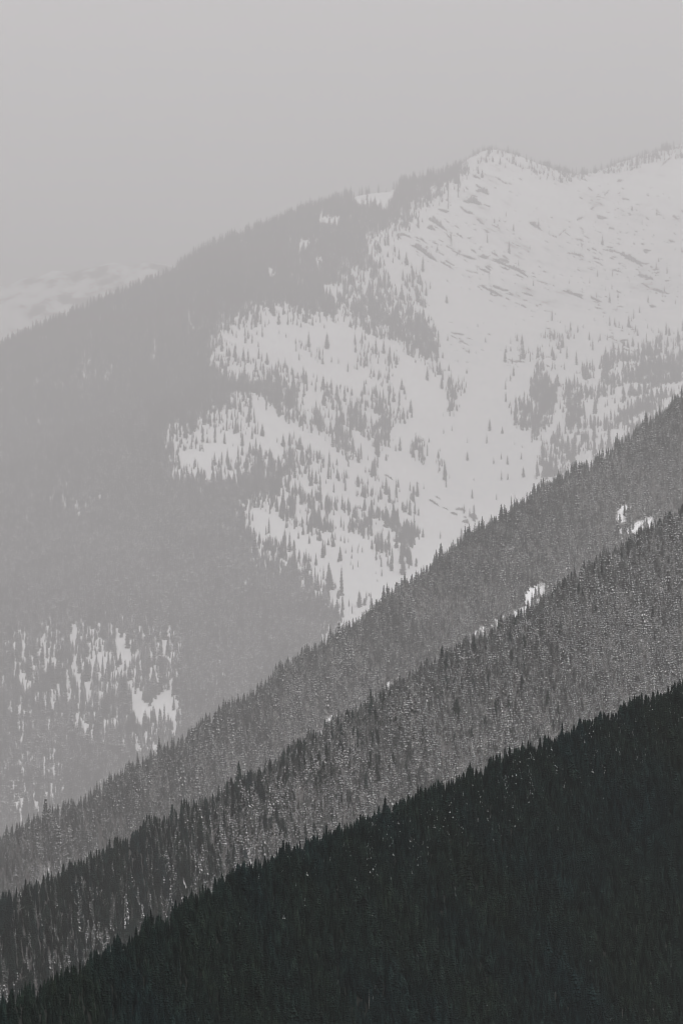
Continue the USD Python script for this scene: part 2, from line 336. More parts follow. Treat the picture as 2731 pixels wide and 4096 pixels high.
# ------------------------------------------------------------------ kinds of tree (one unit tall, scaled where they stand)
def conifer(seed, tiers, width, snow, ragged, base=0.06, cap=1.0, taper=0.82):
    """Crown, snow on its boughs, trunk. A crown is whorls of drooping boughs of uneven length."""
    r = np.random.default_rng(seed)
    V, F, SV, SF = [], [], [], []
    for i in range(tiers):
        q = i / (tiers - 1)
        zt = base + (0.985 - base) * q ** 0.92
        rad = width * (1 - q) ** taper * (0.72 + 0.28 * min(1, q * 5 + 0.4)) * r.uniform(1 - ragged * 0.5, 1 + ragged * 0.4) + 0.006
        n = 7 if q < 0.7 else 5
        th = 0.9 * (0.985 - base) / tiers * 1.9
        a0 = r.uniform(0, 6.28)
        for k in range(n):
            a = a0 + (k + r.uniform(-0.3, 0.3)) * 2 * math.pi / n
            L = rad * r.uniform(1 - ragged, 1.05)
            if r.random() < ragged * 0.18:
                continue
            wd = 0.62 * L * math.pi * 2 / n * 0.5 + 0.003
            d, s = np.array([math.cos(a), math.sin(a), 0]), np.array([-math.sin(a), math.cos(a), 0])
            droop = L * r.uniform(0.35, 0.75)
            root = np.array([0, 0, min(0.995, zt + th * 0.75)])
            tip = d * L + [0, 0, zt - droop + th * 0.3]
            m1, m2 = d * L * 0.62 + s * wd + [0, 0, zt - droop * 0.62 + th * 0.05], d * L * 0.62 - s * wd + [0, 0, zt - droop * 0.62 + th * 0.05]
            ridge = d * L * 0.55 + [0, 0, zt - droop * 0.3 + th * 0.35]
            low = d * L * 0.35 + [0, 0, zt - droop * 0.9 - th * 0.1]
            b = len(V)
            V += [root, m1, tip, m2, ridge, low]
            F += [(b, b + 1, b + 4), (b + 4, b + 1, b + 2), (b, b + 4, b + 3), (b + 4, b + 2, b + 3), (b, b + 5, b + 1), (b + 5, b + 2, b + 1), (b, b + 3, b + 5), (b + 5, b + 3, b + 2)]
            if r.random() < snow:
                o = np.array([0, 0, 0.006]) + d * 0.002
                c = r.uniform(0.45, 0.95) * cap
                rr = root * 0.45 + ridge * 0.55
                sb = len(SV)
                SV += [rr + o, ridge + (m1 - ridge) * c + o, ridge + (tip - ridge) * r.uniform(0.6, 1) + o, ridge + (m2 - ridge) * c + o, ridge + o * 1.8]
                SF += [(sb, sb + 1, sb + 4), (sb + 4, sb + 1, sb + 2), (sb, sb + 4, sb + 3), (sb + 4, sb + 2, sb + 3)]
    tr = trimesh.creation.cone(radius=0.016, height=0.97, sections=6)
    return (np.array(V), np.array(F)), ((np.array(SV), np.array(SF)) if SV else None), tr

def bare_tree(seed, boughs, reach, r0=0.012, up=0.6, low=0.25):
    """Trunk and thin boughs without leaves."""
    r = np.random.default_rng(seed)
    parts = []
    for k in range(boughs):
        zt = low + (0.93 - low) * r.random() ** 0.8
        a = r.uniform(0, 6.28)
        L = reach * (1.15 - zt) * r.uniform(0.5, 1.1)
        p0, p1 = np.array([0, 0, zt]), np.array([math.cos(a) * L, math.sin(a) * L, min(1.0, zt + L * up)])
        w = r0 * 0.42
        d = (p1 - p0) / np.linalg.norm(p1 - p0)
        s = np.cross(d, [0, 0, 1]); s /= np.linalg.norm(s); u = np.cross(s, d)
        vv = [p0 + s * w, p0 - s * w * 0.5 + u * w, p0 - s * w * 0.5 - u * w, p1]
        parts.append(trimesh.Trimesh(vv, [(0, 1, 3), (1, 2, 3), (2, 0, 3), (0, 2, 1)], process=False))
        for j in range(2):
            q = r.uniform(0.35, 0.8); b0 = p0 + (p1 - p0) * q
            a2 = a + r.choice([-0.7, 0.7]) + r.uniform(-.2, .2)
            L2 = L * 0.45
            b1 = b0 + [math.cos(a2) * L2, math.sin(a2) * L2, L2 * (up + 0.2)]
            parts.append(trimesh.Trimesh([b0 + s * w * .7, b0 - s * w * .7, b0 + u * w * .9, b1], [(0, 1, 3), (1, 2, 3), (2, 0, 3), (0, 2, 1)], process=False))
    return trimesh.util.concatenate(parts), trimesh.creation.cone(radius=r0, height=1.0, sections=6)

KINDS = stage.CreateClassPrim('/World/tree_kinds')
def kind_prim(name):
    p = stage.DefinePrim('/World/tree_kinds/' + name, 'Xform')
    return p
def make_conifer(name, seed, tiers, width, snow, ragged, needles, base=0.06, cap=1.0, taper=0.82):
    k = kind_prim(name)
    c, s, t = conifer(seed, tiers, width, snow, ragged, base, cap, taper)
    usdkit.mesh(stage, str(k.GetPath()) + '/trunk', t, M_bark)
    usdkit.mesh(stage, str(k.GetPath()) + '/crown', c, needles)
    if s:
        tag(usdkit.mesh(stage, str(k.GetPath()) + '/snow_on_boughs', s, M_snow), kind='stuff')
    return str(k.GetPath())
def make_bare(name, seed, boughs, reach, mt, mb, r0=0.012, up=0.6, low=0.25):
    k = kind_prim(name)
    b, t = bare_tree(seed, boughs, reach, r0, up, low)
    usdkit.mesh(stage, str(k.GetPath()) + '/trunk', t, mt)
    usdkit.mesh(stage, str(k.GetPath()) + '/bare_boughs', b, mb)
    return str(k.GetPath())

DARK = [make_conifer('dark_conifer_kind_%d' % i, 100 + i, 12 + i % 3, 0.145 + 0.03 * (i % 4), 0.0, 0.36, M_needle_dark, taper=(0.8, 0.55, 0.7, 0.5, 0.62, 0.75)[i]) for i in range(6)]
DARKSNOW = [make_conifer('flecked_conifer_kind_%d' % i, 150 + i, 13, 0.16 + 0.03 * i, 0.10, 0.35, M_needle_dark, cap=0.6) for i in range(3)]
DUSTED = [make_conifer('dusted_conifer_kind_%d' % i, 200 + i, 12, 0.14 + 0.025 * (i % 4), 0.12, 0.36, M_needle, cap=0.6) for i in range(5)]
FROSTED = [make_conifer('frosted_conifer_kind_%d' % i, 300 + i, 10, 0.165 + 0.025 * (i % 4), 0.55, 0.50, M_needle, cap=0.56, taper=0.65) for i in range(5)]
FAR = [make_conifer('mountain_conifer_kind_%d' % i, 400 + i, 10, 0.12 + 0.02 * (i % 5), 0.0, 0.30, M_needle_far) for i in range(6)]
FARSNOW = [make_conifer('snowy_mountain_conifer_kind_%d' % i, 450 + i, 10, 0.12 + 0.018 * (i % 4), 0.35, 0.33, M_needle_far) for i in range(4)]
SPIRE = [make_conifer('spire_kind_%d' % i, 500 + i, 15, 0.075 + 0.012 * i, 0.04, 0.55, M_needle) for i in range(4)]
RIME = [make_bare('rimed_tree_kind_%d' % i, 600 + i, 20, 0.34, M_bark, M_rime, 0.012, 0.55, 0.15) for i in range(4)]
SNAG = [make_bare('pale_snag_kind_%d' % i, 650 + i, 7, 0.10, M_pale, M_pale, 0.011, 0.3, 0.45) for i in range(3)]

def place(path, name, pos, h, rz, label, cat, group, wide=1.0, tilt=(0, 0)):
    x = UsdGeom.Xform.Define(stage, '/World/' + numbered(name))
    x.AddTranslateOp().Set(Gf.Vec3d(*map(float, pos)))
    x.AddRotateXYZOp().Set(Gf.Vec3f(float(tilt[0]), float(tilt[1]), float(rz)))
    x.AddScaleOp().Set(Gf.Vec3f(float(h * wide), float(h * wide), float(h)))
    p = x.GetPrim()
    p.GetReferences().AddInternalReference(path)
    p.SetInstanceable(True)
    return tag(p, label, cat, group)

def scatter(name, kinds, pos, h, rz, idx, wide, label, cat, tilt=None):
    """The rest of a wood as one object."""
    pi = UsdGeom.PointInstancer.Define(stage, '/World/' + numbered(name))
    for i, k in enumerate(kinds):
        q = stage.DefinePrim(str(pi.GetPath()) + '/tree_%03d' % i, 'Xform')
        q.GetReferences().AddInternalReference(k)
        pi.GetPrototypesRel().AddTarget(q.GetPath())
    n = len(pos)
    pi.CreatePositionsAttr(Vt.Vec3fArray.FromNumpy(np.asarray(pos, np.float32)))
    pi.CreateProtoIndicesAttr(Vt.IntArray.FromNumpy(np.asarray(idx, np.int32)))
    pi.CreateScalesAttr(Vt.Vec3fArray.FromNumpy(np.stack([h * wide, h * wide, h], 1).astype(np.float32)))
    a = np.radians(rz) / 2
    pi.CreateOrientationsAttr(Vt.QuathArray([Gf.Quath(float(math.cos(t)), 0.0, 0.0, float(math.sin(t))) for t in a]))
    tag(pi, label, cat, None, 'stuff')

def jitter_grid(rng, x0, x1, y0, y1, d):
    gx, gy = np.meshgrid(np.arange(x0, x1, d), np.arange(y0, y1, d))
    gx = gx + (np.arange(len(gx)) % 2)[:, None] * d / 2
    return (gx + rng.uniform(-.45, .45, gx.shape) * d).ravel(), (gy + rng.uniform(-.45, .45, gy.shape) * d).ravel()

def frame(pos, h, pad=120):
    px, py = project(pos)
    qx, qy = project(pos + np.array([0, 0, 1.0]) * np.asarray(h)[:, None])
    return (px > -pad) & (px < 1568 + pad) & (qy < 2352 + pad), px, py, qy

def wood(R, rng, d, h, keep, depth, tall=0.05):
    """Trees on a spur: positions, heights and distance down from its crest, for the part that can be seen."""
    near = (1 - R.lean) * 0.97
    x, t = jitter_grid(rng, -R.w * 0.72, R.w * 0.85, -d * 2.2, depth, d * near)
    y = R.cy(x) - t
    thin = rng.random(len(x)) < (near * R.Y0 / R.cy(x)) ** 1.6          # trees stand wider apart where they are larger
    x, t, y = x[thin], t[thin], y[thin]
    pos = np.stack([x, y, R.z(x, y)], 1)
    hh = h * (R.cy(x) / R.Y0) ** 0.8 * rng.uniform(0.6, 1.2, len(x)) * (1 + 0.9 * fbm2(x, y, R.w * 0.03, 3, 77) + 0.7 * fbm2(x, y, R.w * 0.10, 2, 79)) * np.where(rng.random(len(x)) < tall, rng.uniform(1.1, 1.45, len(x)), 1.0)
    ok, px, py, qy = frame(pos, hh)
    ok &= keep(px, py, x, t, rng)
    pos[:, 2] -= hh * 0.03
    return pos[ok], hh[ok], t[ok], px[ok], py[ok], qy[ok]

def split_wood(R, name, rng, got, kind_of, kinds, n_single, labels, group, score=None):
    pos, hh, t, px, py, qy = got
    idx = kind_of(pos, t, px, py, rng)
    rz = rng.uniform(0, 360, len(pos))
    wide = rng.uniform(0.85, 1.25, len(pos))
    vis = (px > -5) & (px < 1573) & (qy < 2352)
    s = np.where(vis, np.abs(t + R.w * 0.002) - 0.6 * hh, 1e9)
    order = np.argsort(s)
    single = order[:n_single]
    for i in single:
        part = 'lower left stretch' if px[i] < 523 else 'middle stretch' if px[i] < 1046 else 'upper right stretch'
        place(kinds[idx[i]], name, pos[i], hh[i], rz[i], labels[0] % part, 'tree', group % part, wide[i], rng.uniform(-2, 2, 2))
    rest = np.ones(len(pos), bool); rest[single] = False
    scatter(name.replace('conifer', 'conifer_wood'), kinds, pos[rest], hh[rest], rz[rest], idx[rest], wide[rest], labels[1], 'wood')
    print(name, len(pos))

# nearest, dark wood
rng = np.random.default_rng(5)
def keepA(px, py, x, t, r):
    return r.random(len(px)) < 0.97
def kindA(p, t, px, py, r):
    fleck = np.clip(1 - t / (RA.w * 0.22), 0, 1) * np.clip((px - 500) / 700, 0, 1) * np.clip(0.5 + 4 * fbm2(p[:, 0], p[:, 1], RA.w * 0.06, 3, 56), 0, 1) * (t > RA.w * 0.02)
    return np.where(r.random(len(p)) < fleck * 0.7 + 0.002, r.integers(6, 9, len(p)), r.integers(0, 6, len(p)))
got = wood(RA, rng, 0.215, hA, keepA, 43, 0.03)
split_wood(RA, 'dark_conifer', rng, got, kindA, DARK + DARKSNOW, 300,
           ['dark green conifer on the %s of the nearest crest', 'dense dark conifer wood covering the nearest hillside'], 'dark conifers on the %s of the nearest crest')

# second and third slopes: dusted near the crest, frosted lower down, snowy gaps in the gullies
def gap(gs, px, py):
    m = np.zeros(len(px), bool)
    for q in gs:
        m |= inside(q, px, py)
    return m
def keepB(px, py, x, t, r):
    return (r.random(len(px)) < np.where(gap(GAPS_B, px, py), 0.6, 0.97))
def keepC(px, py, x, t, r):
    return (r.random(len(px)) < np.where(gap(GAPS_C, px, py), 0.12, 0.96))
def frostkinds(R, lo, hi, tiltx, dark=0.0):
    def k(p, t, px, py, r):
        q = np.clip(t / (R.w * 0.30), 0, 1)
        n = fbm2(p[:, 0], p[:, 1], R.w * 0.12, 4, 55) * 1.2
        share = np.clip(lo + (hi - lo) * q ** 0.7 + n * 1.3 + (px - 784) / 784 * tiltx, 0, 0.97)
        share = np.where(t < R.w * 0.02, share * 0.15, share)
        u = r.random(len(p))
        k = np.where(u < share, np.where(r.random(len(p)) < 0.42, r.integers(10, 14, len(p)), r.integers(5, 10, len(p))), r.integers(0, 5, len(p)))
        return np.where((k < 5) & (r.random(len(p)) < dark * np.clip((1000 - px) / 700, 0.1, 1)), r.integers(14, 20, len(p)), k)
    return k
rng = np.random.default_rng(6)
got = wood(RB, rng, 0.82, hB, keepB, 150)
split_wood(RB, 'dusted_conifer', rng, got, frostkinds(RB, 0.16, 0.66, 0.34, 0.85), DUSTED + FROSTED + RIME + DARK, 300,
           ['grey conifer on the %s of the second crest, behind the dark one', 'frosted wood on the second hillside, white snow on its boughs'], 'conifers on the %s of the second crest')
rng = np.random.default_rng(7)
got = wood(RC, rng, 1.9, hC, keepC, 330, 0.08)
split_wood(RC, 'frosted_conifer', rng, got, frostkinds(RC, 0.25, 0.88, 0.10), DUSTED + FROSTED + RIME, 300,
           ['hazy grey conifer on the %s of the third crest, before the mountain', 'hazy frosted wood on the third hillside, below the white mountain'], 'conifers on the %s of the third crest')

# ------------------------------------------------------------------ the mountain's wood
DENSE = [
    [(-150, 780), (0, 715), (200, 640), (400, 540), (600, 450), (760, 385), (861, 365), (967, 340), (1050, 300), (1075, 345), (1083, 370), (1083, 388),
     (1052, 421), (1015, 430), (1011, 456), (960, 476), (938, 520), (883, 535), (879, 600), (845, 650), (800, 640), (795, 690), (789, 722), (690, 732),
     (651, 716), (605, 706), (605, 745), (592, 772), (575, 772), (555, 745), (542, 752), (522, 785), (513, 825), (542, 844), (575, 851), (598, 864), (605, 877), (641, 871), (674, 868), (676, 936), (702, 982), (661, 960), (602, 930), (578, 899), (555, 900),
     (550, 925), (520, 940), (495, 950), (470, 985), (440, 990), (405, 1003), (440, 1075), (520, 1080), (600, 1040), (640, 1050), (648, 1091), (651, 1168), (651, 1193), (582, 1155), (574, 1204), (595, 1245), (669, 1240), (692, 1270), (713, 1270), (720, 1322), (749, 1334), (769, 1381), (787, 1435),
     (800, 1700), (500, 1900), (0, 2100), (-150, 2100)],
    [(879, 600), (905, 640), (940, 690), (975, 730), (1000, 780), (1014, 826), (983, 840), (940, 818), (900, 790), (861, 775), (806, 755), (790, 715), (800, 650), (845, 650)],
    [(632, 944), (632, 871), (667, 868), (676, 936), (702, 980)], [(719, 939), (737, 956), (740, 1009), (719, 991)], [(752, 980), (775, 974), (796, 994), (816, 1026), (816, 1067), (799, 1050), (758, 1015)],
    [(743, 892), (758, 877), (775, 900), (787, 915), (790, 939), (758, 936)], [(801, 921), (819, 944), (843, 950), (837, 1009), (825, 1003), (807, 980)], [(878, 915), (892, 944), (900, 980), (895, 1015), (860, 1015), (866, 950)],
    [(886, 813), (913, 818), (916, 848), (930, 862), (913, 862), (884, 845)], [(1039, 909), (1053, 944), (1045, 956), (1027, 941)], [(951, 1009), (968, 1006), (986, 1062), (968, 1067), (942, 1053)],
    [(998, 1053), (1012, 1047), (1024, 1085), (1036, 1097), (1027, 1120), (1001, 1076)], [(848, 1062), (863, 1062), (884, 1111), (863, 1103), (851, 1091)], [(907, 1117), (919, 1126), (916, 1164), (907, 1155)],
    [(939, 1126), (948, 1126), (954, 1176), (942, 1161)], [(658, 1026), (678, 1038), (678, 1111), (661, 1082)], [(690, 1126), (728, 1135), (731, 1206), (699, 1185)], [(743, 1161), (760, 1141), (769, 1188), (746, 1188)], [(658, 1135), (676, 1135), (676, 1196), (658, 1196)],
    [(807, 1193), (820, 1201), (843, 1186), (854, 1204), (851, 1232), (820, 1240), (807, 1227)], [(892, 1183), (907, 1183), (913, 1245), (889, 1219)], [(872, 1232), (887, 1234), (900, 1286), (902, 1311), (877, 1301), (859, 1270), (861, 1245)],
    [(930, 1214), (943, 1219), (943, 1286), (959, 1322), (933, 1347), (918, 1309), (907, 1270)],
    [(1238, 827), (1245, 857), (1269, 874), (1279, 932), (1276, 970), (1238, 1005), (1225, 1020), (1210, 990), (1146, 985), (1180, 919), (1224, 884)], [(1313, 902), (1330, 902), (1337, 990), (1310, 1000), (1296, 976)],
    [(1378, 820), (1412, 806), (1415, 840), (1388, 864)], [(1545, 768), (1568, 765), (1700, 760), (1700, 800), (1548, 790)],
]
OPEN = [  # snowy clearings inside the wood
    [(733, 653), (789, 640), (786, 666), (770, 683), (750, 683)], [(608, 614), (634, 607), (625, 640), (612, 632)], [(680, 548), (740, 538), (735, 552), (690, 572)], [(720, 492), (795, 490), (770, 522), (735, 515)], [(861, 432), (910, 421), (905, 456), (881, 474), (861, 478)], [(800, 440), (862, 432), (862, 476), (815, 470)],
    [(262, 1440), (280, 1465), (296, 1500), (306, 1560), (318, 1600), (345, 1618), (385, 1570), (392, 1545), (395, 1600), (418, 1612), (404, 1690), (388, 1655), (340, 1636), (314, 1676), (302, 1600), (286, 1540), (270, 1495), (258, 1470)], [(215, 1500), (258, 1505), (255, 1530), (220, 1525)],
    [(335, 1745), (340, 1715), (378, 1722), (360, 1740)], [(166, 1430), (180, 1430), (176, 1500), (184, 1570), (170, 1560)], [(45, 1480), (60, 1440), (62, 1490)], [(85, 1475), (105, 1470), (108, 1500), (100, 1495)], [(150, 1600), (162, 1580), (160, 1670), (152, 1660)], [(120, 1720), (130, 1700), (128, 1800), (121, 1790)],
    [(258, 985), (264, 960), (264, 990)], [(558, 912), (572, 898), (600, 920), (661, 958), (743, 1010), (800, 1055), (802, 1078), (720, 1034), (640, 992), (600, 955)],
    [(582, 1165), (600, 1165), (651, 1205), (697, 1232), (740, 1290), (770, 1350), (700, 1262), (640, 1225), (590, 1200)],
    [(1040, 760), (1100, 740), (1160, 900), (1200, 1020), (1150, 1130), (1040, 1240), (960, 1330), (870, 1400), (950, 1290), (1060, 1120), (1080, 960)],
]
HALF = [([(166, 1420), (420, 1430), (430, 1700), (300, 1780), (140, 1700)], 0.45), ([(0, 1440), (170, 1430), (150, 1900), (0, 1900)], 0.48), ([(405, 1003), (495, 945), (560, 925), (600, 960), (640, 1050), (600, 1090), (440, 1075)], 0.22), ([(540, 752), (605, 706), (690, 732), (760, 800), (760, 880), (605, 880), (513, 825)], 0.16),
        ([(690, 732), (790, 722), (870, 780), (860, 850), (760, 870)], 0.13), ([(700, 880), (900, 860), (950, 950), (900, 1060), (800, 1070), (720, 940)], 0.13), ([(615, 990), (690, 990), (800, 1060), (880, 1130), (960, 1180), (960, 1320), (860, 1250), (720, 1250), (650, 1195)], 0.115),
        ([(700, 1240), (870, 1250), (900, 1340), (800, 1440)], 0.03), ([(1238, 745), (1303, 751), (1306, 792), (1272, 806), (1238, 772)], 0.16), ([(1290, 880), (1450, 800), (1568, 790), (1568, 960), (1300, 1110), (1225, 1120), (1250, 1010), (1300, 990)], 0.17),
        ([(1430, 930), (1450, 861), (1477, 833), (1490, 810), (1521, 827), (1568, 840), (1700, 840), (1700, 990), (1440, 1030)], 0.40), ([(1180, 780), (1568, 690), (1568, 800), (1300, 900), (1150, 950)], 0.025), ([(990, 830), (1030, 840), (1060, 905), (1045, 960), (1020, 930)], 0.2), ([(880, 560), (950, 600), (985, 720), (1005, 800), (960, 760), (930, 700)], 0.42), ([(700, 460), (940, 420), (900, 500), (700, 540)], 0.85), ([(560, 640), (700, 560), (800, 620), (800, 680), (640, 720)], 0.9)]
rng = np.random.default_rng(8)
d = 6.4
x, y = jitter_grid(rng, -1450, 1750, 4000, 10600, d)
pos = np.stack([x, y, zD((y, x))], 1)
hh = hD * rng.uniform(0.5, 1.15, len(x)) * (1 + 0.6 * fbm2(x, y, 60, 3, 78)) * np.where(rng.random(len(x)) < 0.06, rng.uniform(1.1, 1.5, len(x)), 1.0)
ok, px, py, qy = frame(pos, hh, 60)
pos, hh, px, py, qy, x, y = (q[ok] for q in (pos, hh, px, py, qy, x, y))
jx, jy = 26 * fbm2(x, y, 45, 4, 61) + rng.normal(0, 4.5, len(px)), 30 * fbm2(x, y, 45, 4, 62) + rng.normal(0, 5, len(px))
qx_, qy_ = px + jx, py + jy
def within(q, up=14):
    """The foot of the tree and the middle of its crown both lie in this part of the wood."""
    return inside(q, qx_, qy_ + 3) & inside(q, qx_, qy_ - up)
clump = np.clip(0.5 + 5.0 * fbm2(x, y, 75, 3, 63), 0, 1) ** 2.2
dens = np.zeros(len(px))
for k, (q, a) in enumerate(HALF):
    w = 22 if k < 3 else 9
    m = inside(q, qx_ + rng.normal(0, w, len(px)), qy_ + rng.normal(0, w, len(px)))
    dens = np.where(m, np.maximum(dens, np.minimum(a * (0.028 + 1.8 * clump), 0.9)), dens)
# the edge of the closed wood thins out over some tens of metres, into single trees
main = shapely.Polygon(DENSE[0])
nearby = (qx_ < 1120)
dist = np.full(len(px), -200.0)
pt = shapely.points(qx_[nearby], qy_[nearby] - 10)
dist[nearby] = shapely.distance(main.exterior, pt) * np.where(shapely.contains(main, pt), 1, -1)
edge = np.interp(dist + 26 * fbm2(x, y, 28, 3, 68), [-34, -14, -2, 10, 30, 55], [0.0, 0.035, 0.11, 0.26, 0.6, 0.97])
gully = np.clip(1.05 + 1.3 * fbm2(x * 2.5, y * 0.45, 70, 3, 69), 0.34, 1)
dens = np.maximum(dens, edge * np.where(dist > 12, gully, 1))
for k, q in enumerate(DENSE[1:]):
    dens = np.where(within(q, 9), np.maximum(dens, np.clip((0.36 if k == 0 else 0.42) + 1.1 * fbm2(x, y, 30, 3, 67), 0.03, 0.6)), dens)
for k, (q, a) in enumerate(HALF):
    if k < 3 or k >= len(HALF) - 3:
        w = 16 if k < 3 else 10
        m = inside(q, qx_ + rng.normal(0, w, len(px)), qy_ + rng.normal(0, w, len(px)))
        lim = a * np.clip(1 + 2.8 * fbm2(x * 2.2, y * 0.5, 45, 3, 64), 0.12, 1.6)
        dens = np.where(m, np.minimum(dens, lim), dens)
for q in OPEN:
    dens = np.where(inside(q, px + jx * 0.8, py + jy * 0.8 - 6), 0.004, dens)
sky_y = np.interp(px, [1050, 1120, 1180, 1230, 1300, 1400, 1450, 1500, 1568], [365, 356, 372, 394, 402, 388, 376, 356, 346])
near = (px > 1060) & (np.abs(py - sky_y) < 18)
dens = np.where(near, np.maximum(dens, 0.26 * (fbm2(x, y, 60, 2, 65) > -0.05)), dens)
top_y = np.interp(px, SKYLINE[:, 0], SKYLINE[:, 1]) + 16
rim = (px < 1050) & (py < top_y + 16)                 # single tops stand out along the wooded skyline
dens = np.where(rim, np.minimum(dens, 0.30), dens)
dens = np.where(rim & (px > 700) & (px < 930), dens * np.clip(0.5 + 3 * fbm2(x, y, 60, 2, 71), 0.1, 1), dens)
dens = np.where((dens < 0.0035) & (py > 480), 0.0035, dens)
pick = rng.random(len(px)) < dens
pos, hh, px, py, qy, dens, x, y = (q[pick] for q in (pos, hh, px, py, qy, dens, x, y))
hh = np.where(dens < 0.6, hh * np.clip(np.exp(rng.normal(-0.28, 0.5, len(hh))), 0.2, 1.3), np.where(dens < 0.9, hh * rng.uniform(0.5, 1.2, len(hh)), hh * 1.05))
hh = np.where((px > 1060) & (py < 420), hh * 0.75, hh)
rim = (px < 1050) & (py < np.interp(px, SKYLINE[:, 0], SKYLINE[:, 1]) + 32)
hh = np.where(rim, hD * np.clip(np.exp(rng.normal(-0.05, 0.38, len(hh))), 0.35, 1.7), hh)
pos[:, 2] -= 0.03 * hh
vis_below = np.interp(px, [c[0] for c in C_CREST], [c[1] for c in C_CREST])
snowy = np.clip(0.26 + (py - 900) / 800, 0.24, 0.75) * np.clip(1 + 2 * fbm2(x * 1.5, y * 0.6, 80, 2, 70), 0.2, 1.6) * (dens > 0.3) * (px < 900)
idx = np.where(rng.random(len(px)) < snowy, rng.integers(6, 10, len(px)), rng.integers(0, 6, len(px)))
rz, wide = rng.uniform(0, 360, len(px)), rng.uniform(0.85, 1.4, len(px)) * np.where(hh < 9, 1.45, 1.0) * np.where(dens > 0.9, 1.15, 1.0)
lone = (dens < 0.35) & (px > 0) & (px < 1568) & (py < vis_below - 5)
single = np.argsort(np.where(lone, -hh, 1e9))[:min(300, lone.sum())]
for i in single:
    row = 'upper' if py[i] < 800 else 'middle' if py[i] < 1080 else 'lower'
    col = 'left' if px[i] < 850 else 'right' if px[i] > 1130 else 'centre'
    place((FAR + FARSNOW)[idx[i]], 'mountain_conifer', pos[i], hh[i], rz[i], 'pale grey conifer standing in the open %s snow of the mountain bowl, %s' % (row, col), 'tree', 'scattered conifers in the %s snow of the bowl, %s' % (row, col), wide[i])
rest = np.ones(len(px), bool); rest[single] = False
scatter('mountain_conifer_wood', FAR + FARSNOW, pos[rest], hh[rest], rz[rest], idx[rest], wide[rest], 'pale hazy conifer wood covering the flank of the white mountain', 'wood')
print('mountain trees', len(px), 'lone', lone.sum())

# ------------------------------------------------------------------ rock ledges showing through the snow of the bowl
def z3(a):      # points noted on an enlargement of the upper right of the photograph
    return [(1033.5 + q / 2.933, 574.2 + w / 2.933) for q, w in a]
def z5(a):
    return [(861.2 + q / 4.551, 333 + w / 4.551) for q, w in a]
def z6(a):
    return [(1205.7 + q / 4.328, 321.5 + w / 4.328) for q, w in a]
def z2(a):
    return [(631.6 + q / 3.4137, 803.8 + w / 3.4137) for q, w in a]
LEDGES = [(z3(p), t / 2.933) for p, t in [
    ([(190, 222), (260, 262), (360, 310)], 24), ([(370, 318), (410, 335)], 14), ([(430, 345), (520, 392)], 12), ([(540, 404), (580, 420)], 7), ([(60, 155), (140, 190)], 9), ([(270, 42), (380, 100)], 16), ([(380, 98), (460, 130), (530, 175)], 26),
    ([(590, 205), (700, 236)], 11), ([(750, 262), (830, 290), (910, 326)], 20), ([(940, 338), (1010, 356)], 9), ([(1090, 395), (1120, 410)], 8), ([(1020, 0), (1100, 6), (1170, 22)], 12), ([(1170, 20), (1240, 60), (1300, 100)], 34), ([(1300, 100), (1345, 84)], 12),
    ([(1080, 125), (1160, 146)], 15), ([(1250, 155), (1310, 172), (1380, 196)], 24), ([(1280, 215), (1350, 256)], 13), ([(1350, 254), (1450, 285)], 20), ([(80, 618), (130, 640)], 10), ([(0, 570), (50, 596)], 11), ([(100, 588), (150, 600)], 8),
    ([(370, 726), (450, 756)], 9), ([(1040, 575), (1160, 625)], 8), ([(1160, 655), (1200, 676)], 13), ([(1200, 670), (1290, 696)], 7), ([(262, 75), (266, 160), (264, 235)], 14)]]
LEDGES += [(z5(p), t / 4.551) for p, t in [
    ([(1050, 440), (1120, 455), (1200, 480)], 70), ([(930, 560), (1020, 560), (1130, 600)], 70), ([(540, 740), (640, 790), (760, 880)], 60), ([(540, 840), (630, 870)], 50), ([(790, 910), (800, 1030)], 60), ([(840, 910), (920, 960)], 34), ([(370, 1015), (480, 1070), (560, 1140), (660, 1190)], 64),
    ([(200, 935), (300, 925), (390, 960)], 34), ([(400, 945), (480, 980), (560, 1030)], 24), ([(870, 620), (950, 690), (1050, 715)], 30), ([(1110, 1135), (1190, 1180)], 22), ([(1210, 1170), (1350, 1240), (1500, 1300)], 34), ([(670, 1205), (820, 1285)], 30), ([(1210, 820), (1320, 880)], 22), ([(1200, 1105), (1300, 1165)], 26), ([(1240, 310), (1350, 390), (1450, 405)], 22), ([(840, 1150), (900, 1090)], 36)]]
LEDGES += [(z6(p), t / 4.328) for p, t in [
    ([(500, 790), (600, 752)], 26), ([(700, 758), (780, 772)], 30), ([(20, 792), (100, 840), (180, 885)], 44), ([(240, 930), (330, 962)], 26), ([(330, 945), (420, 868)], 22), ([(480, 970), (590, 1000)], 24), ([(820, 858), (900, 882)], 26), ([(910, 890), (970, 920)], 16),
    ([(750, 1078), (850, 1090), (930, 1102)], 22), ([(930, 1100), (1020, 1150), (1100, 1200)], 52), ([(1100, 1200), (1170, 1222), (1240, 1220)], 22), ([(670, 1165), (750, 1182)], 22), ([(400, 1108), (500, 1130), (600, 1152)], 26), ([(780, 542), (832, 500)], 24), ([(700, 550), (790, 572)], 22),
    ([(900, 412), (980, 390)], 22), ([(1350, 245), (1460, 150)], 30), ([(1250, 688), (1330, 696)], 12), ([(1450, 740), (1540, 790)], 26), ([(620, 692), (700, 664)], 18), ([(870, 702), (960, 656)], 16), ([(552, 1000), (570, 1080)], 34), ([(900, 545), (950, 510)], 22), ([(1370, 1000), (1440, 1030)], 14)]]
